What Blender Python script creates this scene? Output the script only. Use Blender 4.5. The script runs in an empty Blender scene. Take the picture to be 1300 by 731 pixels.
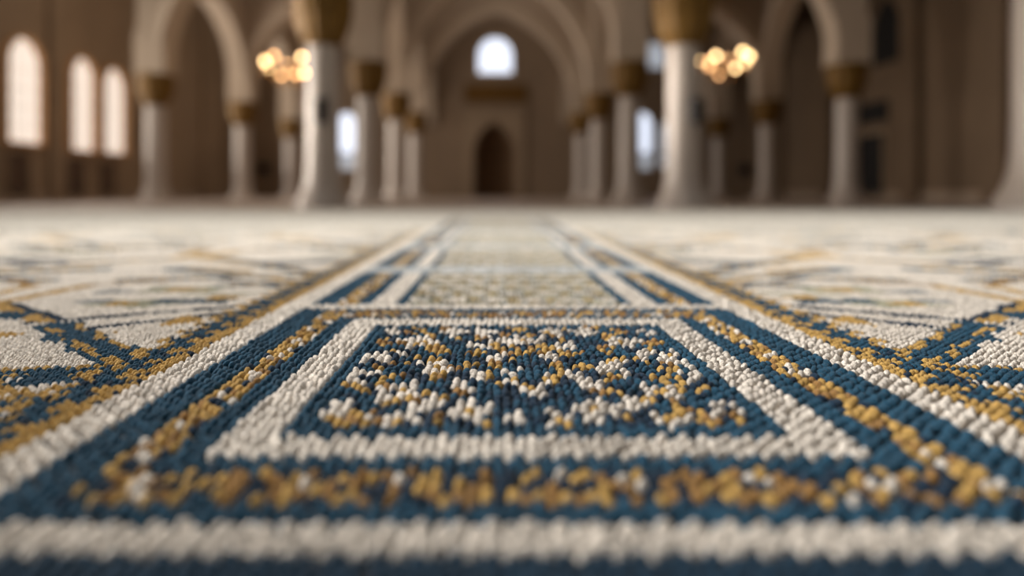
import bpy, bmesh, math, random
import numpy as np
random.seed(7)
rng = np.random.default_rng(11)
sc = bpy.context.scene
col = sc.collection
PI = math.pi

# ------------------------------------------------------------------ helpers
def lin(r, g, b):
    def f(c):
        c /= 255.0
        return c / 12.92 if c <= 0.04045 else ((c + 0.055) / 1.055) ** 2.4
    return (f(r), f(g), f(b))

def link(o, parent=None):
    col.objects.link(o)
    if parent: o.parent = parent
    return o

def tag(o, label=None, cat=None, group=None, kind=None):
    if label: o['label'] = label
    if cat: o['category'] = cat
    if group: o['group'] = group
    if kind: o['kind'] = kind
    return o

def empty(name, loc=(0, 0, 0), rz=0):
    o = bpy.data.objects.new(name, None)
    o.empty_display_size = 0.2
    o.location = loc; o.rotation_euler = (0, 0, rz)
    return link(o)

class MB:
    def __init__(s): s.v = []; s.f = []
    def add(s, vs, fs):
        n = len(s.v); s.v += [tuple(p) for p in vs]; s.f += [tuple(i + n for i in f) for f in fs]
    def box(s, x0, x1, y0, y1, z0, z1):
        s.add([(x0,y0,z0),(x1,y0,z0),(x1,y1,z0),(x0,y1,z0),(x0,y0,z1),(x1,y0,z1),(x1,y1,z1),(x0,y1,z1)],
              [(0,3,2,1),(4,5,6,7),(0,1,5,4),(1,2,6,5),(2,3,7,6),(3,0,4,7)])
    def lathe(s, prof, n=40, c=(0,0,0), flute=None):
        vs = []; fs = []
        for r, z in prof:
            for k in range(n):
                a = 2*PI*k/n
                rr = r if flute is None else r * flute(a, z)
                vs.append((c[0]+rr*math.cos(a), c[1]+rr*math.sin(a), c[2]+z))
        for i in range(len(prof)-1):
            for k in range(n):
                k2 = (k+1) % n
                fs.append((i*n+k, i*n+k2, (i+1)*n+k2, (i+1)*n+k))
        fs.append(tuple(range(n-1, -1, -1)))
        m = (len(prof)-1)*n
        fs.append(tuple(m+k for k in range(n)))
        s.add(vs, fs)
    def tube(s, pts, r, n=10):
        vs = []; fs = []
        P = [np.array(p, float) for p in pts]
        for i, p in enumerate(P):
            t = P[min(i+1, len(P)-1)] - P[max(i-1, 0)]; t /= np.linalg.norm(t)
            u = np.cross(t, (0,0,1.0))
            if np.linalg.norm(u) < 1e-3: u = np.cross(t, (1.0,0,0))
            u /= np.linalg.norm(u); w = np.cross(t, u)
            for k in range(n):
                a = 2*PI*k/n
                vs.append(tuple(p + r*(math.cos(a)*u + math.sin(a)*w)))
        for i in range(len(P)-1):
            for k in range(n):
                k2 = (k+1) % n
                fs.append((i*n+k, (i+1)*n+k, (i+1)*n+k2, i*n+k2))
        fs.append(tuple(range(n))); fs.append(tuple((len(P)-1)*n+k for k in range(n-1,-1,-1)))
        s.add(vs, fs)
    def torus(s, R, r, c=(0,0,0), n=48, m=10):
        vs = []; fs = []
        for i in range(n):
            a = 2*PI*i/n
            for k in range(m):
                b = 2*PI*k/m
                q = R + r*math.cos(b)
                vs.append((c[0]+q*math.cos(a), c[1]+q*math.sin(a), c[2]+r*math.sin(b)))
        for i in range(n):
            for k in range(m):
                fs.append((i*m+k, ((i+1)%n)*m+k, ((i+1)%n)*m+(k+1)%m, i*m+(k+1)%m))
        s.add(vs, fs)
    def extrude(s, poly, f, d0, d1):
        # poly: list of (u, z); f(u, depth, z) -> point
        n = len(poly)
        vs = [f(u, d0, z) for u, z in poly] + [f(u, d1, z) for u, z in poly]
        fs = [tuple(range(n-1, -1, -1)), tuple(range(n, 2*n))]
        fs += [(i, (i+1) % n, n+(i+1) % n, n+i) for i in range(n)]
        s.add(vs, fs)
    def build(s, name, mat, parent=None, smooth=False, bevel=0):
        me = bpy.data.meshes.new(name)
        me.from_pydata(s.v, [], s.f); me.update()
        bm = bmesh.new(); bm.from_mesh(me)
        bmesh.ops.recalc_face_normals(bm, faces=bm.faces[:])
        bm.to_mesh(me); bm.free()
        me.materials.append(mat)
        o = bpy.data.objects.new(name, me)
        if smooth:
            me.polygons.foreach_set('use_smooth', [True]*len(me.polygons))
            try: me.set_sharp_from_angle(angle=math.radians(42))
            except Exception: pass
        if bevel:
            b = o.modifiers.new('bevel', 'BEVEL'); b.width = bevel; b.segments = 2; b.limit_method = 'ANGLE'
        return link(o, parent)

def dup(root, loc=None, rz=None, label=None):
    r = root.copy(); col.objects.link(r)
    if loc is not None: r.location = loc
    if rz is not None: r.rotation_euler = (0, 0, rz)
    if label: r['label'] = label
    for ch in list(root.children):
        c = ch.copy(); col.objects.link(c); c.parent = r
        for g in list(ch.children):
            d = g.copy(); col.objects.link(d); d.parent = c
    return r

# ------------------------------------------------------------------ materials
def mat(name, c, rough=0.6, metal=0.0, noise=0.12, scale=2.0, bump=0.0, bscale=None, emit=None, es=0.0, c2=None, sheen=0):
    m = bpy.data.materials.new(name); m.use_nodes = True
    nt = m.node_tree; N = nt.nodes; L = nt.links
    b = N['Principled BSDF']
    b.inputs['Roughness'].default_value = rough
    b.inputs['Metallic'].default_value = metal
    if sheen:
        b.inputs['Sheen Weight'].default_value = sheen
        b.inputs['Sheen Roughness'].default_value = 0.4
    tc = N.new('ShaderNodeTexCoord')
    nz = N.new('ShaderNodeTexNoise'); nz.inputs['Scale'].default_value = scale; nz.inputs['Detail'].default_value = 5
    L.new(tc.outputs['Object'], nz.inputs['Vector'])
    rp = N.new('ShaderNodeValToRGB')
    a = [max(0, x*(1-noise)) for x in c]
    d = [min(1, x*(1+noise)) for x in c] if c2 is None else c2
    rp.color_ramp.elements[0].color = (*a, 1); rp.color_ramp.elements[0].position = 0.3
    rp.color_ramp.elements[1].color = (*d, 1); rp.color_ramp.elements[1].position = 0.7
    L.new(nz.outputs['Fac'], rp.inputs['Fac'])
    L.new(rp.outputs['Color'], b.inputs['Base Color'])
    if bump:
        n2 = N.new('ShaderNodeTexNoise'); n2.inputs['Scale'].default_value = bscale or scale*6
        L.new(tc.outputs['Object'], n2.inputs['Vector'])
        bp = N.new('ShaderNodeBump'); bp.inputs['Strength'].default_value = bump; bp.inputs['Distance'].default_value = 0.02
        L.new(n2.outputs['Fac'], bp.inputs['Height']); L.new(bp.outputs['Normal'], b.inputs['Normal'])
    if emit:
        b.inputs['Emission Color'].default_value = (*emit, 1); b.inputs['Emission Strength'].default_value = es
    return m

M = {}
M['stone'] = mat('wall_stone', lin(158,138,116), 0.9, noise=0.10, scale=0.6, bump=0.1)
M['stone_back'] = mat('back_wall_stone', lin(146,126,106), 0.9, noise=0.10, scale=0.5, bump=0.1)
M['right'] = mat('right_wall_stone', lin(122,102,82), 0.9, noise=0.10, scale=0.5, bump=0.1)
M['arcade'] = mat('arcade_stone', lin(172,154,136), 0.9, noise=0.08, scale=0.7, bump=0.1)
M['pale'] = mat('pale_moulding', lin(194,177,158), 0.85, noise=0.06, scale=1.0)
M['marble'] = mat('white_marble', lin(190,179,170), 0.35, noise=0.05, scale=1.5)
M['gold'] = mat('gilded', lin(112,80,18), 0.6, metal=0.2, noise=0.25, scale=8)
M['dark_gold'] = mat('dark_gilding', lin(112,78,24), 0.55, metal=0.3, noise=0.25, scale=5)
M['dark'] = mat('dark_wood', lin(96,74,58), 0.6, noise=0.2, scale=3)
M['niche'] = mat('niche_brown', lin(112,86,62), 0.9, noise=0.15, scale=2)
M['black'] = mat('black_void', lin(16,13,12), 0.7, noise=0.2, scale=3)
M['speaker'] = mat('speaker_grey', lin(50,46,46), 0.6, noise=0.1, scale=9)
M['floor'] = mat('marble_floor', lin(176,160,148), 0.45, noise=0.08, scale=0.5)
M['brass'] = mat('brass', lin(170,120,50), 0.35, metal=0.9, noise=0.1, scale=9)
M['bulb'] = mat('lit_bulb', lin(255,225,170), 0.4, emit=lin(255,212,150), es=11.5)
M['bulb_dim'] = mat('dim_bulb', lin(255,205,140), 0.4, emit=lin(255,192,130), es=7.5)
M['glass_cool'] = mat('bright_cool_glass', lin(235,240,250), 0.3, emit=lin(222,232,252), es=1.35)
M['glass_grey'] = mat('grey_glass', lin(200,205,212), 0.3, emit=lin(200,208,220), es=0.62)
M['glass_warm'] = mat('bright_warm_glass', lin(236,228,220), 0.3, emit=lin(250,236,222), es=0.92)
M['reveal'] = mat('lit_reveal', lin(190,150,112), 0.8, emit=lin(214,150,92), es=0.08)  # warm window light on the reveals put into colour and faint glow
M['lead'] = mat('window_lead', lin(90,84,82), 0.6)

# ------------------------------------------------------------------ camera
CZ = 0.265
cam = bpy.data.cameras.new('camera'); co = bpy.data.objects.new('camera', cam); link(co)
co.location = (0, 0, CZ); co.rotation_euler = (PI/2, 0, 0)
cam.sensor_width = 36.0
cam.lens = 900/1300*36.0
cam.shift_x = 22/1300
cam.shift_y = -120.5/1300
cam.clip_start = 0.02; cam.clip_end = 200
cam.dof.use_dof = True
cam.dof.focus_distance = 1.06
cam.dof.aperture_fstop = cam.lens/26.5
sc.camera = co

# ------------------------------------------------------------------ carpet
X0 = 0.044
CREAM = np.array(lin(222,212,200)); BLUE = np.array(lin(23,69,93)); GOLD = np.array(lin(188,150,82))
NAVY = np.array(lin(14,42,64)); TAN = np.array(lin(150,112,62)); SAGE = np.array(lin(168,164,142)); MIST = np.array(lin(186,190,192))
PALE = np.array(lin(228,220,206))
PX, PY = 0.0112, 0.0225        # knot pitch of the lane

def hsh(i, j, k=0):
    x = np.sin(i*127.1 + j*311.7 + k*74.7) * 43758.5453
    return x - np.floor(x)

def seg(a, y, p, q):
    p = np.array(p); q = np.array(q); d = q - p
    t = np.clip(((a-p[0])*d[0] + (y-p[1])*d[1]) / (d @ d), 0, 1)
    dx = a - (p[0]+t*d[0]); dy = y - (p[1]+t*d[1])
    s = np.sign((a-p[0])*d[1] - (y-p[1])*d[0])
    L = math.hypot(*d)
    return np.hypot(dx, dy)*s, t*L          # signed distance, length along

def band_gold(t, w, out, m, i, j):
    """gold strip with cream and blue knots; t along, w across in 0..1"""
    u = np.mod(t, 0.105)
    c = np.where(((np.abs(u-0.052) < 0.011) & (np.abs(w-.5) < .28))[:, None], CREAM, GOLD)
    c = np.where(((u < 0.010) & ((w < .25) | (w > .78)))[:, None], BLUE, c)
    c = np.where(((np.abs(u-0.022) < 0.007) & (w > .66))[:, None], NAVY, c)
    c = np.where((hsh(i, j, 5) < 0.16)[:, None], TAN, c)
    c = np.where((hsh(i, j, 9) < 0.08)[:, None], NAVY, c)
    c = np.where((hsh(i, j, 6) < 0.07)[:, None], CREAM, c)
    out[m] = c[m]

# cream flower blobs of the central field: (a, Y, ra, ry)
FL = [(.228,.835,.020,.030),(.168,.905,.026,.034),(.150,.795,.030,.022),(.120,.850,.018,.036),(.074,.828,.026,.036),
      (.232,.985,.022,.034),(.226,1.10,.026,.036),(.128,1.035,.024,.040),(.172,1.205,.030,.036),(.232,1.29,.018,.030),
      (.118,1.29,.022,.036),(.055,1.28,.028,.036),(.086,.94,.016,.026),(.068,.985,.012,.026),(0,.93,.030,.036),
      (0,1.215,.036,.034),(.020,.80,.018,.020),(.040,1.10,.014,.022),(.19,1.12,.012,.02),(.07,1.18,.02,.024),(0,1.04,.012,.022)]
GL = [(.155,1.065,.036,.034),(.03,1.15,.05,.046),(.0,.885,.036,.03),(.20,.80,.04,.026),(.205,.93,.03,.026),(.10,.90,.018,.03),
      (.06,1.04,.03,.034),(.19,1.30,.022,.03),(.085,1.24,.026,.03),(.0,1.31,.035,.026),(.14,1.15,.022,.03),(.115,.80,.03,.022),
      (.21,1.04,.02,.03),(.045,.79,.016,.02),(.11,.97,.03,.026),(.22,1.2,.025,.03)]

def field(a, y, i, j):
    ii = np.round(a/PX)
    c = np.tile(BLUE, (len(a), 1))
    r = hsh(ii, j, 1)
    # gold scrolls that wind between the flowers
    sw = np.abs(np.sin(a*38 + 1.3*np.sin(y*26))*1.1 - np.sin(y*41 + .6*np.cos(a*52)))
    c = np.where(((sw < .26) & (r < .66))[:, None], GOLD, c)
    c = np.where(((sw < .26) & (r > .80))[:, None], TAN, c)
    for (u, v, ra, ry) in GL:
        d = ((a-u)/ra)**2 + ((y-v)/ry)**2
        c = np.where(((d < 1) & (hsh(ii, j, 2) < 0.60))[:, None], GOLD, c)
        c = np.where(((d < 1) & (hsh(ii, j, 2) > 0.84))[:, None], TAN, c)
    for n, (u, v, ra, ry) in enumerate(FL):
        th = np.arctan2((y-v)/ry, (a-u)/ra)
        d = np.hypot((a-u)/ra, (y-v)/ry) * (1 + 0.30*np.cos(4*th + n))
        c = np.where(((d < 1.42) & (d > 1.08) & (r < .55))[:, None], NAVY, c)
        c = np.where((d < .98)[:, None], CREAM, c)
        c = np.where(((d < .30) & (ra > .022))[:, None], GOLD, c)
    c = np.where(((hsh(ii, j, 3) < 0.10))[:, None], NAVY, c)
    c = np.where(((hsh(ii, j, 13) < 0.03))[:, None], CREAM, c)
    return c

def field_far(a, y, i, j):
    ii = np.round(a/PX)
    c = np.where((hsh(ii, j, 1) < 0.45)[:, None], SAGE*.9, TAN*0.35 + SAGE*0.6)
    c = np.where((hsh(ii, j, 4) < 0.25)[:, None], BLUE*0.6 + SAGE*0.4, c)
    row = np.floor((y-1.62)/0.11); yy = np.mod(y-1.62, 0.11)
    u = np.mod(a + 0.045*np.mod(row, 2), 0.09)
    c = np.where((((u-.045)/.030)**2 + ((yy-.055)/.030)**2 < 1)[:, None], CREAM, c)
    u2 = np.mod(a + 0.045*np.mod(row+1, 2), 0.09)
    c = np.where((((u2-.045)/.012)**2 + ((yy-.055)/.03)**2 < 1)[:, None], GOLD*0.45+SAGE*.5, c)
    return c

def strokes(a, y, i, j):
    """the lattice and medallions of the side fields; a = distance from the lane axis"""
    c = np.tile(CREAM, (len(a), 1))
    wob = 0.006*np.sin(y*60) + 0.005*np.sin(a*83)
    def line(p, q, w, color, off=0.0, dash=None):
        d, t = seg(a, y, p, q)
        m = np.abs(d - off + wob*0.6) < w/2
        if dash: m &= np.mod(t, dash[0]) < dash[1]
        c[m] = color
    def blob(u, v, ra, ry, color, lobes=4, ph=0.0):
        th = np.arctan2((y-v)/ry, (a-u)/ra)
        m = np.hypot((a-u)/ra, (y-v)/ry)*(1+.25*np.cos(lobes*th+ph)) < 1
        c[m] = color
    def multi(p, q, s=1.0):
        line(p, q, .105*s, BLUE)
        line(p, q, .022*s, GOLD, .024*s, (.085, .07))
        line(p, q, .020*s, GOLD, -.040*s, (.11, .085))
    P = 1.16                       # the design repeats along the lane and across the floor
    for n in range(-1, 5):
        y0 = n*P
        far = n >= 1; ws = 1.0 if not far else 1.7
        for k in range(0, 9):
            # k is the column of medallions; odd columns are mirrored
            def A(u, k=k): return .575 + k*.66 + (u-.575) if k % 2 == 0 else .575 + (k+1)*.66 - (u-.575)
            if A(.575) > a.max()+1.4: continue
            def ln(u0, v0, u1, v1, w, color, dash=None): line((A(u0), y0+v0), (A(u1), y0+v1), w*ws*(1.25 if far else 1), color, 0, dash)
            # hexagon medallion around (1.17, 1.66)
            def mb(u0, v0, u1, v1, s=1.0):
                p, q = (A(u0), y0+v0), (A(u1), y0+v1)
                multi(p, q, s)
            mb(.585, 1.055, .88, 1.355, .78)
            mb(.575, 1.02, .80, .985, .7); mb(.80, .985, 1.12, .90, .7)
            ln(.60, 1.60, .95, 1.385, .032, NAVY); ln(.590, 1.505, .80, 1.335, .030, NAVY)
            ln(.93, 1.40, 1.19, 1.62, .04, GOLD); ln(.91, 1.42, 1.17, 1.64, .02, NAVY)
            ln(1.19, 1.62, 1.16, 1.95, .04, GOLD); ln(1.16, 1.95, .90, 2.12, .035, TAN); ln(.90, 2.12, .60, 1.90, .03, NAVY)
            ln(.575, 1.85, .80, 1.72, .03, SAGE); ln(.58, 2.02, .74, 2.12, .03, GOLD)
            blob(.87, 1.63, .10, .055, SAGE, 5); blob(.90, 1.62, .035, .028, GOLD, 3); blob(.80, 1.66, .05, .03, BLUE, 3)
            blob(.98, 1.66, .06, .022, BLUE*.6+CREAM*.4, 2); blob(.71, 1.66, .05, .035, BLUE, 4); blob(.70, 1.72, .04, .03, GOLD, 3)
            blob(1.05, 1.47, .05, .05, BLUE, 4); blob(.96, 1.27, .09, .018, GOLD, 2); blob(.80, 1.24, .04, .022, BLUE, 3)
            blob(.86, 1.86, .11, .06, SAGE, 4); blob(.86, 1.86, .05, .03, GOLD, 3); blob(1.02, 1.82, .05, .03, BLUE*.7+CREAM*.3, 3)
            blob(.655, .965, .045, .030, BLUE, 3); blob(.93, 1.13, .06, .04, GOLD, 5); blob(1.02, 1.12, .05, .05, BLUE, 4)
            ln(.86, 1.08, 1.10, 1.20, .05, BLUE); ln(.84, 1.11, 1.08, 1.24, .03, GOLD, (.07, .055))
            mb(.60, .86, .78, .76, .7)
            # spurs of the gold edge that bite into the white triangles
            blob(.665, 1.41, .030, .045, GOLD, 3)
    # stepped border beside the lane
    e = .010*np.sign(np.sin(y*2*PI/.075))
    g = (a > .52) & (a < .556+e); c[g] = GOLD
    b2 = (a >= .556+e) & (a < .592+e*.5); c[b2] = BLUE
    g2 = (a >= .592+e*.5) & (a < .614+e); c[g2] = GOLD
    nv = (a > .52) & (a < .614) & (hsh(np.round(a/PX), j, 8) < .10); c[nv] = NAVY
    haze = np.clip((y-1.9)/2.8, 0, 1)[:, None]  # haze painted into the wool: the design pales with distance
    hazed = c*(1-.45*haze) + PALE*(.45*haze)
    return np.where((y > 5.0)[:, None], PALE, hazed)

def carpet_color(X, Y, i, j):
    xr = X - X0; a = np.abs(xr)
    out = np.tile(PALE, (len(X), 1))
    side = a >= .52
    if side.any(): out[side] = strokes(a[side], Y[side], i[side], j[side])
    lane = a < .52
    if lane.any():
        A, y, ii, jj = a[lane], Y[lane], i[lane], j[lane]
        xl = xr[lane]
        c = np.tile(CREAM, (len(A), 1))
        ds = .461 - A
        Ls = np.interp(ds, [-.06, 0, .056, .101, .140, .187, .211, .461], [-1, 0, 1, 2, 3, 4, 5, 10])
        Lb = np.interp(y-.546, [-1, 0, .035, .106, .136, .192, .224, 2], [-1, 0, 1, 2, 3, 4, 5, 20])
        Lt = np.interp(1.545-y, [-9, 0, .022, .10, .125, .185, .205, 2], [-1, 0, 1, 2, 3, 4, 5, 20])
        p1 = np.minimum(np.minimum(Ls, Lb), Lt)
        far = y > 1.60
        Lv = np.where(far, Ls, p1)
        inb = Lv >= 0
        for lo, color in ((0, BLUE), (2, BLUE), (4, BLUE)):
            m = inb & (Lv >= lo) & (Lv < lo+1); c[m] = color
        m = inb & (Lv >= 1) & (Lv < 2)
        along = np.where((Lv == Ls), y, xl+.5)
        band_gold(along, Lv-1, c, m, ii, jj)
        tb = m & (Lt == Lv) & ~far
        hv = hsh(ii, jj, 12)
        c[tb & (hv < .38)] = (BLUE*.5+MIST*.2+TAN*.1)
        c[tb & (hv > .7)] = TAN
        bb = inb & (Lv >= 1) & (Lv < 2) & (Lb == Lv) & ~far
        c[bb & (hv < .34)] = NAVY
        c[bb & (hv > .80)] = TAN
        m = inb & (Lv >= 5)
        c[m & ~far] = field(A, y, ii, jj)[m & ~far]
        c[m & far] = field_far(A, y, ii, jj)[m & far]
        # pale cross bars between the farther panels
        bar = (far & (A < .461)) & (((y > 2.25) & (y < 2.42)) | ((y > 3.25) & (y < 3.45)) | ((y > 4.5) & (y < 4.8)))
        c[bar] = MIST
        # painted haze: lane colours turn paler towards the far end
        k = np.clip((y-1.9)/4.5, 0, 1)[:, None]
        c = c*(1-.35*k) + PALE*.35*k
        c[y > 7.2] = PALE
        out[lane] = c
    front = (Y > .500) & (Y <= .536); out[front] = CREAM
    fb = Y <= .500; out[fb] = NAVY*.6+BLUE*.3
    return out

cm = bpy.data.materials.new('wool_pile'); cm.use_nodes = True
nt = cm.node_tree; N = nt.nodes; Lk = nt.links
b = N['Principled BSDF']; b.inputs['Roughness'].default_value = 0.92
b.inputs['Specular IOR Level'].default_value = 0.15
b.inputs['Sheen Weight'].default_value = 0.12; b.inputs['Sheen Roughness'].default_value = 0.45
at = N.new('ShaderNodeAttribute'); at.attribute_name = 'wool'
tc = N.new('ShaderNodeTexCoord')
nz = N.new('ShaderNodeTexNoise'); nz.inputs['Scale'].default_value = 620; nz.inputs['Detail'].default_value = 4
Lk.new(tc.outputs['Object'], nz.inputs['Vector'])
mr = N.new('ShaderNodeMapRange'); mr.inputs[1].default_value = .34; mr.inputs[2].default_value = .66; mr.inputs[3].default_value = .46; mr.inputs[4].default_value = 1.34
Lk.new(nz.outputs['Fac'], mr.inputs[0])
mx = N.new('ShaderNodeVectorMath'); mx.operation = 'SCALE'
Lk.new(at.outputs['Color'], mx.inputs[0]); Lk.new(mr.outputs[0], mx.inputs['Scale'])
Lk.new(mx.outputs[0], b.inputs['Base Color'])
n2 = N.new('ShaderNodeTexNoise'); n2.inputs['Scale'].default_value = 700; n2.inputs['Detail'].default_value = 3
Lk.new(tc.outputs['Object'], n2.inputs['Vector'])
bp = N.new('ShaderNodeBump'); bp.inputs['Strength'].default_value = 1.0; bp.inputs['Distance'].default_value = .003
Lk.new(n2.outputs['Fac'], bp.inputs['Height']); Lk.new(bp.outputs['Normal'], b.inputs['Normal'])

def pile(name, select, parent, y_hi=3.0, PX=PX, PY=PY, hh=.0096):
    """one tuft per knot out to y_hi, then a flat weave with the same design"""
    VS, FS4, FS3, CS = [], [], [], []
    off = 0
    def tmpl(n, rings):
        v = []; q = []; t = []
        for r, z in rings:
            for k in range(n):
                an = 2*PI*k/n
                v.append((r*math.cos(an), r*math.sin(an), z))
        for ri in range(len(rings)-1):
            for k in range(n):
                q.append((ri*n+k, ri*n+(k+1) % n, (ri+1)*n+(k+1) % n, (ri+1)*n+k))
        v.append((0, 0, 1)); T = len(v)-1; m = (len(rings)-1)*n
        for k in range(n): t.append((m+k, m+(k+1) % n, T))
        return np.array(v), np.array(q), np.array(t)
    HI = tmpl(9, [(.92, -.6), (1.0, .05), (.86, .52), (.5, .88)])
    MID = tmpl(7, [(.98, -.3), (.78, .6)])
    LOW = tmpl(6, [(1.05, -.3), (.80, .6)])
    def patch(y0, y1, T, PX, PY, hh, inner=None, outer=.4):
        nonlocal off
        js = np.arange(int(y0/PY), int(y1/PY))
        hw = .80*y1 + outer + .05
        isx = np.arange(int(-hw/PX), int(hw/PX))
        I, J = np.meshgrid(isx, js); I = I.ravel(); J = J.ravel()
        X = X0 + (I+.5)*PX; Y = J*PY + np.where(I % 2 == 0, 0, PY*.5)
        keep = (np.abs(X) < .80*Y + outer) & select(X-X0, Y)
        if inner is not None: keep &= np.abs(X) >= .80*Y + inner
        I, J, X, Y = I[keep], J[keep], X[keep], Y[keep]
        n = len(I)
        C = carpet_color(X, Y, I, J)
        C = C * (0.80 + 0.36*rng.random((n, 1)))
        lum = C.mean(1); is_cream = lum > .42
        yaw = rng.normal(0, .22, n) + np.where(is_cream, np.sign(-(X-X0))*.35, 0)
        sx = PX*.53*(0.92+.24*rng.random(n)); sy = PY*.505*(.88+.26*rng.random(n))
        h = hh*np.where(is_cream, 1.06, 1.0)*(0.86+.28*rng.random(n))
        X = X + rng.normal(0, .10*PX, n); Y = Y + rng.normal(0, .07*PY, n)
        v, q, t = T
        cy, sn = np.cos(yaw)[:, None], np.sin(yaw)[:, None]
        lx = v[None, :, 0]*sx[:, None]; ly = v[None, :, 1]*sy[:, None]
        lean = rng.normal(0, .12, n)[:, None]
        hz = v[None, :, 2]*h[:, None]
        P = np.stack([X[:, None] + lx*cy - ly*sn + lean*hz, Y[:, None] + lx*sn + ly*cy, np.broadcast_to(hz, lx.shape) + .006], -1)
        m = len(v); base = off + np.arange(n)*m
        VS.append(P.reshape(-1, 3)); CS.append(np.repeat(C, m, 0))
        FS4.append((q[None]+base[:, None, None]).reshape(-1, 4)); FS3.append((t[None]+base[:, None, None]).reshape(-1, 3))
        off += n*m
    patch(.28, 1.75, HI, PX, PY, hh); patch(1.75, y_hi, MID, PX, PY, hh)
    patch(.28, y_hi, MID, PX, PY, hh, .4, 1.9)
    patch(y_hi, 7.4, LOW, .020, .038, .0095, None, 1.9)
    V = np.concatenate(VS).astype(np.float32); C = np.concatenate(CS); Q = np.concatenate(FS4); T3 = np.concatenate(FS3)
    me = bpy.data.meshes.new(name)
    me.vertices.add(len(V)); me.vertices.foreach_set('co', V.ravel())
    loops = np.concatenate([Q.ravel(), T3.ravel()]).astype(np.int32)
    me.loops.add(len(loops)); me.loops.foreach_set('vertex_index', loops)
    st = np.concatenate([np.arange(len(Q))*4, len(Q)*4 + np.arange(len(T3))*3]).astype(np.int32)
    me.polygons.add(len(st)); me.polygons.foreach_set('loop_start', st)
    me.update(calc_edges=True)
    me.polygons.foreach_set('use_smooth', np.ones(len(st), bool))
    ca = me.color_attributes.new('wool', 'FLOAT_COLOR', 'POINT')
    ca.data.foreach_set('color', np.concatenate([np.clip(C, 0, 1), np.ones((len(C), 1))], 1).astype(np.float32).ravel())
    me.validate()
    me.materials.append(cm)
    print(name, len(V))
    return link(bpy.data.objects.new(name, me), parent)

M['backing'] = mat('plain_cream_weave', tuple(PALE*.86), 0.92, noise=0.03, scale=1.2, bump=.2, bscale=300, sheen=.1)
mb = MB(); mb.box(-13.6, 13.6, -1.5, 11.2, 0.001, 0.0045)
carpet = mb.build('prayer_carpet', M['backing'])
tag(carpet, 'cream prayer carpet with blue and gold woven lanes covering the hall floor', 'carpet')
M['shade_underlay'] = mat('underlay_gap_shade', lin(44,40,38), 0.95, noise=.2, scale=40)  # dark sheet under the tufts, painting the shadow in their gaps
mb = MB()
fx = lambda y: .80*y + 1.88
mb.add([(s_*fx(y), y, z) for z in (.0046, .0062) for s_, y in ((-1, .29), (1, .29), (1, 3.02), (-1, 3.02))],
       [(0,3,2,1),(4,5,6,7),(0,1,5,4),(1,2,6,5),(2,3,7,6),(3,0,4,7)])
mb.build('shade_underlay', M['shade_underlay'], carpet)
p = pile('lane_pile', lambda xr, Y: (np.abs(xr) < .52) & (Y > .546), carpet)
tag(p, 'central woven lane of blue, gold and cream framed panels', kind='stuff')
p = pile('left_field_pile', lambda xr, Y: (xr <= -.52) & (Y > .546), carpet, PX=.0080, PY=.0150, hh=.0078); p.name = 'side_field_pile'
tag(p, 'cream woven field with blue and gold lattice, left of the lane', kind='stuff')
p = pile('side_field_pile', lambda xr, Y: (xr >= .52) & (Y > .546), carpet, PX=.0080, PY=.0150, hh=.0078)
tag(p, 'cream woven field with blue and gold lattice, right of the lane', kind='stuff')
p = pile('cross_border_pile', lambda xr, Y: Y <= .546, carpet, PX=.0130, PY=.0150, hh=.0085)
tag(p, 'cream and dark blue woven stripe across the front of the lane', kind='stuff')

# ------------------------------------------------------------------ room shell
WX = 14.0; WY = 38.8; CH = 11.6
def struct(o): o['kind'] = 'structure'; return o
mb = MB(); mb.box(-WX-.4, WX+.4, -2, WY+3, -.2, 0); struct(mb.build('floor', M['floor']))
mb = MB(); mb.box(-WX-.4, WX+.4, 11.5, WY+.6, CH, CH+.3); struct(mb.build('ceiling', M['stone_back']))

def arc(s, rise, n=18):
    """pointed arch: list of (u, z) from -s to s"""
    if rise > s:
        c = (rise*rise - s*s)/(2*s); R = s + c
        th = math.atan2(rise, c)
        right = [(-c + R*math.cos(t), R*math.sin(t)) for t in np.linspace(0, th, n)]
    else:
        right = [(s*math.cos(t), rise*math.sin(t)) for t in np.linspace(0, PI/2, n)]
    return [(-u, z) for u, z in right] + [(u, z) for u, z in reversed(right)][1:]

def arch_strip(mb, f, W, s, z0, zs, rise, top, d0, d1):
    """wall of half-width W from z0 to top with a pointed opening that starts at z0"""
    a = arc(s, rise)
    lo = [(-W, z0), (-s, z0)] + [(u, zs+z) for u, z in a] + [(s, z0), (W, z0)]
    n = len(lo)
    vs = []
    for d in (d0, d1):
        vs += [f(u, d, z) for u, z in lo] + [f(u, d, top) for u, z in lo]
    fs = []
    for i in range(n-1):
        fs.append((i, i+1, n+i+1, n+i))
        fs.append((2*n+i+1, 2*n+i, 3*n+i, 3*n+i+1))
        fs.append((i+1, i, 2*n+i, 2*n+i+1))
        fs.append((n+i, n+i+1, 3*n+i+1, 3*n+i))
    fs.append((0, n, 3*n, 2*n)); fs.append((n-1, 3*n-1, 4*n-1, 2*n-1))
    mb.add(vs, fs)

def arch_band(mb, f, s, zs, rise, w, d0, d1):
    a = arc(s, rise); b = arc(s+w, rise+w*1.25)
    n = len(a); vs = []
    for d in (d0, d1):
        vs += [f(u, d, zs+z) for u, z in a] + [f(u, d, zs+z) for u, z in b]
    fs = []
    for i in range(n-1):
        fs += [(i, i+1, n+i+1, n+i), (2*n+i+1, 2*n+i, 3*n+i, 3*n+i+1), (i+1, i, 2*n+i, 2*n+i+1), (n+i, n+i+1, 3*n+i+1, 3*n+i)]
    fs += [(0, n, 3*n, 2*n), (n-1, 3*n-1, 4*n-1, 2*n-1)]
    mb.add(vs, fs)

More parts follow.
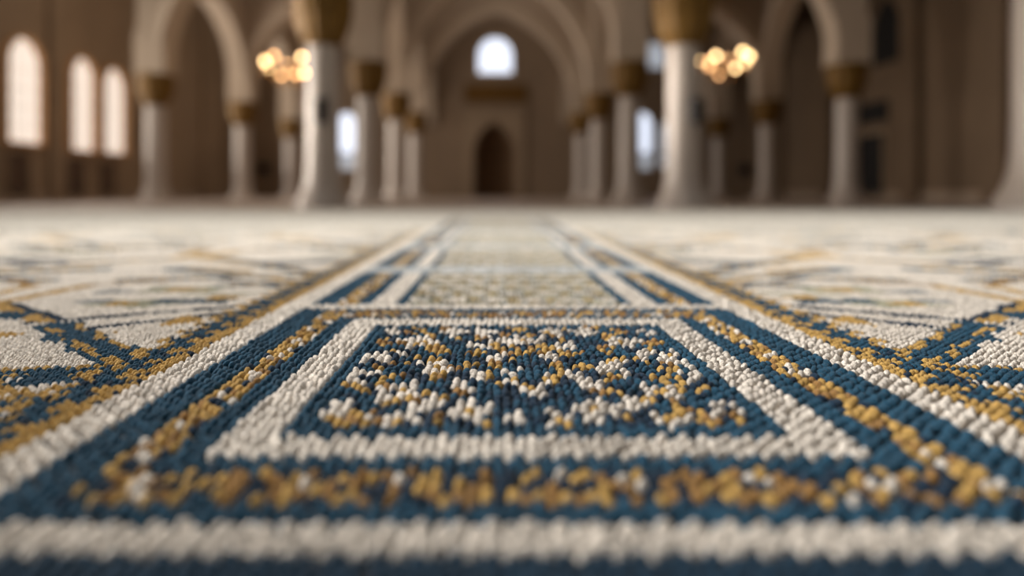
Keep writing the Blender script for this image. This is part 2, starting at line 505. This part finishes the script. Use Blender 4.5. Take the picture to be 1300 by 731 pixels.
# walls
NICHE_S, NICHE_ZS, NICHE_R = 1.08, 2.35, 1.75
mb = MB()
fb = lambda u, d, z: (u, WY+d, z)
mb.box(-WX-.4, -2.0, WY, WY+.5, 0, CH); mb.box(2.0, WX+.4, WY, WY+.5, 0, CH)
arch_strip(mb, fb, 2.0, NICHE_S, 0, NICHE_ZS, NICHE_R, CH, 0, .5)
struct(mb.build('wall_back', M['stone_back']))
mb = MB(); mb.box(-WX-.4, -WX, 10, WY, 0, CH); struct(mb.build('wall_left', M['stone']))
mb = MB(); mb.box(WX, WX+.4, 10, WY, 0, CH); struct(mb.build('wall_right', M['right']))
mb = MB()
for yy in (15.2, 19.6, 23.6, 29.6, 34.5): mb.box(WX-.28, WX, yy-.45, yy+.45, 0, CH-.2)
struct(mb.build('trim_1', M['right']))
mb = MB()
for yy in (19.0, 22.45, 28.6, 34.0): mb.box(-WX, -WX+.2, yy-.3, yy+.3, 0, CH-.2)
struct(mb.build('trim_2', M['stone']))
mb = MB(); mb.box(-WX, -WX+.06, 10, WY, 0, .3); struct(mb.build('baseboard_left', M['arcade']))
mb = MB(); mb.box(WX-.06, WX, 10, WY, 0, .3); struct(mb.build('baseboard_right', M['arcade']))

# ------------------------------------------------------------------ columns
# (x, y) of every column: nave rows and outer rows
NL = [(-3.18, 13.15), (-3.57, 20.0), (-3.65, 26.3), (-3.64, 32.45)]
NR = [(3.50, 13.15), (3.80, 20.0), (3.86, 26.3), (3.97, 32.45)]
OL = [(-10.56, 22.1), (-10.2, 28.7), (-10.1, 35.2)]
OR = [(9.5, 12.3), (10.08, 20.3), (10.8, 28.1), (10.95, 34.7)]
ZC0, ZC1 = 3.03, 3.93
def make_column():
    root = empty('marble_column')
    mb = MB()
    mb.lathe([(.52, 0), (.52, .07), (.50, .10), (.475, .14), (.44, .20), (.40, .28), (.365, .38), (.335, .52), (.318, .74)], 48)
    mb.build('base', M['marble'], root, smooth=True)
    mb = MB(); mb.lathe([(.318, .74), (.308, 1.2), (.302, 2.0), (.296, 2.8), (.296, ZC0-.06)], 48)
    mb.build('shaft', M['marble'], root, smooth=True)
    mb = MB()
    mb.torus(.315, .04, (0, 0, ZC0-.03), 48, 12)
    mb.build('neck_ring', M['gold'], root, smooth=True)
    mb = MB()
    fl = lambda a, z: 1 + .035*math.cos(12*a)*(1 if z < ZC1-.18 else 0)
    mb.lathe([(.31, ZC0-.02), (.36, ZC0+.04), (.42, ZC0+.14), (.475, ZC0+.28), (.515, ZC0+.45), (.535, ZC0+.62), (.53, ZC1-.16), (.55, ZC1-.12), (.55, ZC1-.004)], 96, flute=fl)
    mb.build('capital', M['gold'], root, smooth=True)
    return root
COLS = []
c0 = make_column(); c0['category'] = 'column'; c0['kind'] = 'thing'; c0['group'] = 'marble columns of the prayer hall'
nth = ['nearest', 'second', 'third', 'farthest']
first = True
def place(x, y, label, s=1.0, sz=1.0):
    global first
    o = c0 if first else dup(c0)
    first = False
    o.location = (x, y, 0); o.scale = (s, s, sz); o['label'] = label
    return o
for r, (L, nm) in enumerate(((NL, 'left'), (NR, 'right'))):
    for k, (x, y) in enumerate(L):
        extra = ' bearing a loudspeaker' if k == 0 else ''
        place(x, y, f'white marble column with gold capital, {nth[k]} of the {nm} nave row{extra}')
place(*OL[0], 'white marble column with gold capital beside the arched windows of the left aisle')
place(*OL[1], 'white marble column with gold capital in the left aisle, just left of the chandelier')
place(*OL[2], 'small distant white marble column with gold capital directly under the left chandelier')
place(*OR[0], 'white marble column cut by the right edge, only its flared base in view', 1.45, 1.36)
place(*OR[1], 'white marble column with gold capital beside the black doorway on the right')
place(*OR[2], 'white marble column with gold capital in the right aisle, right of the chandelier')
place(*OR[3], 'small distant white marble column with gold capital directly under the right chandelier')

# ------------------------------------------------------------------ arcades
na = [0]
def arcade(name, edges, rise, t=.62, top=CH, clear=.40):
    mb = MB(); md = MB()
    for (p, q) in edges:
        p = np.array(p); q = np.array(q); d = q-p; L = np.linalg.norm(d); d = d/L; nrm = np.array([-d[1], d[0]])
        mid = (p+q)/2
        f = lambda u, dd, z, mid=mid, d=d, nrm=nrm: (mid[0]+d[0]*u+nrm[0]*dd, mid[1]+d[1]*u+nrm[1]*dd, z)
        s = L/2-clear
        arch_strip(mb, f, L/2, s, ZC1, ZC1+.25, rise, top, -t/2, t/2)
        arch_band(md, f, s-.02, ZC1+.25, rise-.02, .34, -t/2-.06, t/2+.06)
    o = struct(mb.build(name, M['arcade']))
    struct(md.build('archivolt', M['pale'], o))
    return o
bk = WY
arcade('wall_nave_left', list(zip(NL, NL[1:])) + [(NL[3], (-3.64, bk))], 3.6)
arcade('wall_nave_right', list(zip(NR, NR[1:])) + [(NR[3], (3.97, bk))], 3.6)
arcade('wall_aisle_left', list(zip(OL, OL[1:])) + [(OL[2], (-10.1, bk))], 3.1)
arcade('wall_aisle_right', list(zip(OR[1:], OR[2:])) + [(OR[3], (10.95, bk))], 3.1)
for k in range(4):
    arcade(f'wall_cross_{k+1}', [(NL[k], NR[k])], 4.25)
arcade('wall_cross_left', [(NL[1], OL[0]), (NL[2], OL[1]), (NL[3], OL[2])], 3.3)
arcade('wall_cross_right', [(NR[1], OR[1]), (NR[2], OR[2]), (NR[3], OR[3])], 3.3)
# plain piers over the capitals
mb = MB()
for (x, y) in NL+NR+OL+OR[1:]:
    mb.box(x-.46, x+.46, y-.46, y+.46, ZC1, ZC1+1.3)
    mb.box(x-.40, x+.40, y-.40, y+.40, ZC1+1.3, CH)
mb.box(9.0, 10.0, 11.8, 12.8, ZC1*1.36, CH)
struct(mb.build('trim_3', M['pale']))

# ------------------------------------------------------------------ mihrab wall
m_root = empty('mihrab', (0, WY, 0))
tag(m_root, 'dark pointed prayer niche in a pale stone surround on the end wall', 'prayer niche')
mb = MB()
vs = []; fs = []
prof = arc(NICHE_S, NICHE_R)
n = 16
zs = list(np.linspace(0, NICHE_ZS, 5))
for z in zs:
    for k in range(n+1):
        a = PI*k/n; vs.append((NICHE_S*math.cos(a), .45+NICHE_S*math.sin(a)*.9, z))
for z in np.linspace(.12, 1, 9)*NICHE_R:
    # half-width of the arch at this height
    c = (NICHE_R**2-NICHE_S**2)/(2*NICHE_S); R = NICHE_S+c
    w = max(.01, math.sqrt(max(0, R*R-z*z))-c)
    for k in range(n+1):
        a = PI*k/n; vs.append((w*math.cos(a), .45+w*math.sin(a)*.9, NICHE_ZS+z))
rows = len(vs)//(n+1)
for r in range(rows-1):
    for k in range(n): fs.append((r*(n+1)+k, r*(n+1)+k+1, (r+1)*(n+1)+k+1, (r+1)*(n+1)+k))
mb.add(vs, fs); mb.build('niche', M['niche'], m_root, smooth=True)
mb = MB(); fm = lambda u, d, z: (u, d, z)
arch_strip(mb, fm, 1.65, NICHE_S+.1, 0, NICHE_ZS, NICHE_R+.1, 4.75, -.16, -.01)
mb.build('surround', M['stone'], m_root, bevel=.02)
mb = MB(); mb.box(-1.8, 1.8, -.26, -.01, 4.76, 4.95); mb.build('cornice', M['stone'], m_root, bevel=.02)
# gold panel above
g_root = empty('inscription_panel', (.05, WY, 5.30))
tag(g_root, 'long dark gold panel on the end wall above the prayer niche', 'panel')
mb = MB(); mb.box(-1.62, 1.62, -.12, -.005, 0, .80); mb.build('board', M['dark_gold'], g_root, bevel=.02)
mb = MB()
for (x0, x1, z0, z1) in ((-1.68, 1.68, .78, .88), (-1.68, 1.68, -.08, .02), (-1.68, -1.58, .02, .78), (1.58, 1.68, .02, .78)): mb.box(x0, x1, -.17, -.005, z0, z1)
mb.build('frame', M['gold'], g_root, bevel=.015)

# ------------------------------------------------------------------ windows
def round_window(name, f, w, z0, z1, glass, split=None, glass2=None, bars=False, depth=.10, frame=M['pale'], fw=.12):
    """arched window standing on the wall surface; f maps (u, out, z)"""
    s = w/2; zs = z1 - s
    r = empty(name); struct(r)
    def arched(ss, base, grow=0): return [(-ss, base)] + [(u, zs+z) for u, z in arc(ss, ss+grow)] + [(ss, base)]
    outer = arched(s+fw, z0-fw); inner = arched(s, z0)
    n = len(outer); mb = MB(); vs = []
    for d in (0.004, depth):
        vs += [f(u, d, z) for u, z in outer] + [f(u, d, z) for u, z in inner]
    fs = []
    for i in range(n):
        k = (i+1) % n
        fs += [(i, k, n+k, n+i), (2*n+k, 2*n+i, 3*n+i, 3*n+k), (k, i, 2*n+i, 2*n+k), (n+i, n+k, 3*n+k, 3*n+i)]
    mb.add(vs, fs); struct(mb.build('window_frame', frame, r))
    if split is None:
        mb = MB(); mb.extrude(inner, f, .006, .03); struct(mb.build('pane', glass, r))
    else:
        up = arched(s, split+.08)
        mb = MB(); mb.extrude(up, f, .006, .03); struct(mb.build('pane', glass, r))
        lo = [(-s, z0), (-s, split-.08), (s, split-.08), (s, z0)]
        mb = MB(); mb.extrude(lo, f, .006, .03); struct(mb.build('pane', glass2, r))
        mb = MB(); mb.extrude([(-s, split-.08), (-s, split+.08), (s, split+.08), (s, split-.08)], f, .006, .07); struct(mb.build('transom', M['lead'], r))
    if bars:
        mb = MB()
        for u in (-s/3, s/3): mb.extrude([(u-.012, z0), (u-.012, z1-.12), (u+.012, z1-.12), (u+.012, z0)], f, .03, .045)
        z = z0+.5
        while z < z1-.4:
            mb.extrude([(-s, z-.012), (-s, z+.012), (s, z+.012), (s, z-.012)], f, .03, .045); z += .55
        struct(mb.build('glazing_bars', M['pale'], r))
    return r
def on_back(xc): return lambda u, d, z: (xc+u, WY-d, z)
def on_left(yc): return lambda u, d, z: (-WX+d, yc+u, z)
def on_right(yc): return lambda u, d, z: (WX-d, yc+u, z)
k = 900.0
round_window('window_1', on_back(.03), 1.80, 6.83, 8.72, M['glass_cool'])
round_window('window_2', on_back(-8.10), .88, 1.60, 4.62, M['glass_cool'], 2.36, M['glass_grey'])
round_window('window_3', on_back(8.06), .88, 1.60, 4.62, M['glass_cool'], 2.36, M['glass_grey'])
round_window('window_4', on_back(9.45), .80, 1.70, 4.15, M['glass_grey'], 2.3, M['glass_grey'])
round_window('window_5', on_back(8.80), .84, 7.10, 8.60, M['glass_grey'])
for n_, (y0, y1, z0, z1) in enumerate(((20.1, 21.75, 1.76, 4.82), (23.15, 24.6, 1.71, 4.80), (25.05, 26.65, 1.74, 4.78))):
    round_window(f'window_{6+n_}', on_left((y0+y1)/2), y1-y0-.1, z0, z1, M['glass_warm'], bars=True, depth=.22, frame=M['reveal'], fw=.07)
# dark doors below the left windows
def door(name, f, w, h, m, panel=True, dz=0):
    r = empty(name); struct(r)
    mb = MB(); s = w/2
    for (u0, u1, z0, z1) in ((-s-.12, -s, 0, h+.12), (s, s+.12, 0, h+.12), (-s, s, h, h+.12)):
        mb.extrude([(u0, z0+dz), (u0, z1+dz), (u1, z1+dz), (u1, z0+dz)], f, .005, .09)
    struct(mb.build('door_frame', M['stone'], r))
    mb = MB(); mb.extrude([(-s, dz), (-s, dz+h), (s, dz+h), (s, dz)], f, .005, .04)
    if panel:
        for (u0, u1) in ((-s+.1, -.05), (.05, s-.1)):
            for (z0, z1) in ((.15, h*.45), (h*.52, h-.12)):
                mb.extrude([(u0, z0+dz), (u0, z1+dz), (u1, z1+dz), (u1, z0+dz)], f, .04, .06)
    struct(mb.build('door_leaf', m, r))
    return r
door('door_1', on_left(20.75), .95, 1.45, M['dark'])
door('door_2', on_left(23.6), 1.0, 1.42, M['dark'])
door('door_3', on_left(25.5), 1.0, 1.40, M['dark'])
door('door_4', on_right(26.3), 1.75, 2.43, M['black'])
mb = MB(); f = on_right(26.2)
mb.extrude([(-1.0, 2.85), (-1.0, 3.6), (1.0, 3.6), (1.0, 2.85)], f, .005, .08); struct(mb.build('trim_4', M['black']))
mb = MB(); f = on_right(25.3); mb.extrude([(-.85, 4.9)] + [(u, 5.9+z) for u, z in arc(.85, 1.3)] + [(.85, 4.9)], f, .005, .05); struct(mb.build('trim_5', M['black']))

# small dark boxes on the end wall
def wall_box(x, z, label):
    r = empty('wall_speaker', (x, WY, z)); tag(r, label, 'loudspeaker', 'dark boxes on the end wall')
    mb = MB(); mb.box(-.32, .32, -.22, -.005, 0, .62); mb.build('case', M['speaker'], r, bevel=.03)
    mb = MB(); mb.box(-.27, .27, -.235, -.222, .05, .57); mb.build('grille', M['black'], r)
wall_box((336-628)*WY/900, 1.28, 'small dark box low on the end wall of the left aisle')
wall_box((945-628)*WY/900, 1.22, 'small dark box low on the end wall of the right aisle')

# loudspeakers on the two nearest nave columns
def column_speaker(x, y, z, label, rz=0):
    r = empty('column_speaker', (x, y, z), rz); tag(r, label, 'loudspeaker', 'column loudspeakers')
    mb = MB(); mb.box(-.10, .10, -.17, 0, 0, .44); mb.build('cabinet', M['speaker'], r, bevel=.02)
    mb = MB(); mb.box(-.085, .085, -.178, -.171, .03, .41); mb.build('grille', M['black'], r)
    mb = MB(); mb.box(-.03, .03, 0, .05, .14, .30); mb.build('bracket', M['lead'], r)
column_speaker(-3.18+.07, 13.15-.305-.05, 1.52, 'slim dark loudspeaker on the nearest left nave column', math.radians(8))
column_speaker(3.50+.10, 13.15-.305-.05, 1.52, 'slim dark loudspeaker on the nearest right nave column', math.radians(8))

# ------------------------------------------------------------------ chandeliers
def chandelier(x, y, z, label, dims, bulbs):
    r = empty('chandelier', (x, y, z), -math.atan2(x, y)); tag(r, label, 'chandelier', 'lit brass chandeliers')
    mb = MB(); mb.tube([(0, 0, -.1), (0, 0, CH-z)], .018, 8); mb.build('chain', M['brass'], r)
    mb = MB(); mb.lathe([(.02, -.50), (.10, -.42), (.13, -.30), (.05, -.18), (.025, .0), (.035, .10), (.022, .2), (.02, .45)], 24); mb.build('stem', M['brass'], r, smooth=True)
    mb = MB(); mb.torus(.88, .028, (0, 0, -.10)); mb.torus(.48, .022, (0, 0, -.42)); mb.build('ring', M['brass'], r, smooth=True)
    spots = []
    for k, (bx, bz, up) in enumerate(bulbs):
        R0 = .88 if up else .48
        spots.append((bx, math.sqrt(max(.01, R0*R0-bx*bx))*(1 if k % 2 else -1), bz))
    for k, (bx, by, bz) in enumerate(spots):
        h = -.10 if bulbs[k][2] else -.42
        mb = MB(); mb.tube([(0, 0, h-.02), (bx*.5, by*.5, h-.10), (bx*.9, by*.9, h-.05), (bx, by, h), (bx, by, bz-.07)], .014, 6)
        arm = mb.build('arm', M['brass'], r)
        mb = MB(); pr = [(.078*math.sin(t), -.078*math.cos(t)*1.1) for t in np.linspace(.1, PI-.1, 10)]
        mb.lathe(pr, 16, (bx, by, bz)); mb.build('bulb', M['bulb_dim'] if k in dims else M['bulb'], arm, smooth=True)
chandelier(-6.78, 23.5, 4.42, 'lit brass chandelier hanging in the left aisle', (2, 3, 7, 8),
           [(-.78, .10, 1), (-.70, .06, 1), (-.50, .22, 1), (-.10, .24, 1), (.36, .22, 1), (.76, .10, 1), (.66, .0, 1), (-.28, -.20, 0), (.20, -.28, 0), (.46, -.12, 0)])
chandelier(7.60, 23.5, 4.60, 'lit brass chandelier hanging in the right aisle', (1, 3, 7, 8),
           [(-.78, .0, 1), (-.47, .18, 1), (-.24, .06, 1), (.16, .22, 1), (.57, .18, 1), (.68, .04, 1), (.78, .08, 1), (-.14, -.32, 0), (-.46, -.14, 0), (.36, -.16, 0)])

# ------------------------------------------------------------------ light
w = bpy.data.worlds.new('world'); sc.world = w; w.use_nodes = True
bg = w.node_tree.nodes['Background']; bg.inputs[0].default_value = (*lin(236,226,214), 1); bg.inputs[1].default_value = 0.17
def area(name, loc, rot, sx, sy, power, color, spread=180):
    l = bpy.data.lights.new(name, 'AREA'); l.shape = 'RECTANGLE'; l.size = sx; l.size_y = sy; l.energy = power; l.color = color
    l.spread = math.radians(spread)
    o = bpy.data.objects.new(name, l); o.location = loc; o.rotation_euler = [math.radians(a) for a in rot]; return link(o)
warm = (1.0, .90, .79); cool = (.97, .98, 1.0)
from mathutils import Vector
def spot(name, loc, aim, power, color, angle, blend, radius):
    l = bpy.data.lights.new(name, 'SPOT'); l.energy = power; l.color = color
    l.spot_size = math.radians(angle); l.spot_blend = blend; l.shadow_soft_size = radius
    o = bpy.data.objects.new(name, l); o.location = loc
    o.rotation_euler = (Vector(aim)-Vector(loc)).to_track_quat('-Z', 'Y').to_euler(); return link(o)
spot('key_light', (-14, 6.8, 9.6), (0.6, 1.1, 0), 23500, (1, .97, .92), 34, 1.0, .7)
area('carpet_fill', (1.0, 5.0, 8), (0, 0, 0), 18, 6, 470, (1, .985, .96), 84)  # unseen overhead panel added to brighten the carpet
area('window_light', (-13.0, 25, 3.6), (0, -96, 0), 4.5, 24, 700, warm, 140)
area('nave_side_fill', (-12.8, 12.6, 2.4), (0, -92, 3), 2.4, 2, 130, warm, 46)  # unseen lamp added to light the near columns from the left
area('nave_cross_fill', (0.3, 13.5, 2.3), (0, -90, 0), 2.2, 1.5, 26, warm, 60)  # unseen lamp added in mid nave to brighten the near right column
area('aisle_fill', (-9.0, 27, 2.5), (0, -92, 0), 3, 15, 210, warm, 120)  # unseen strip added to light the left flanks of the nave columns
area('hall_fill', (-4, 25, 11.3), (0, 0, 0), 16, 24, 640, (1, .89, .77))  # unseen overhead panel added to lift the ambient level of the hall

sc.view_settings.view_transform = 'Standard'
sc.view_settings.look = 'None'
sc.cycles.use_denoising = True
sc.cycles.max_bounces = 8
sc.cycles.sample_clamp_indirect = 6
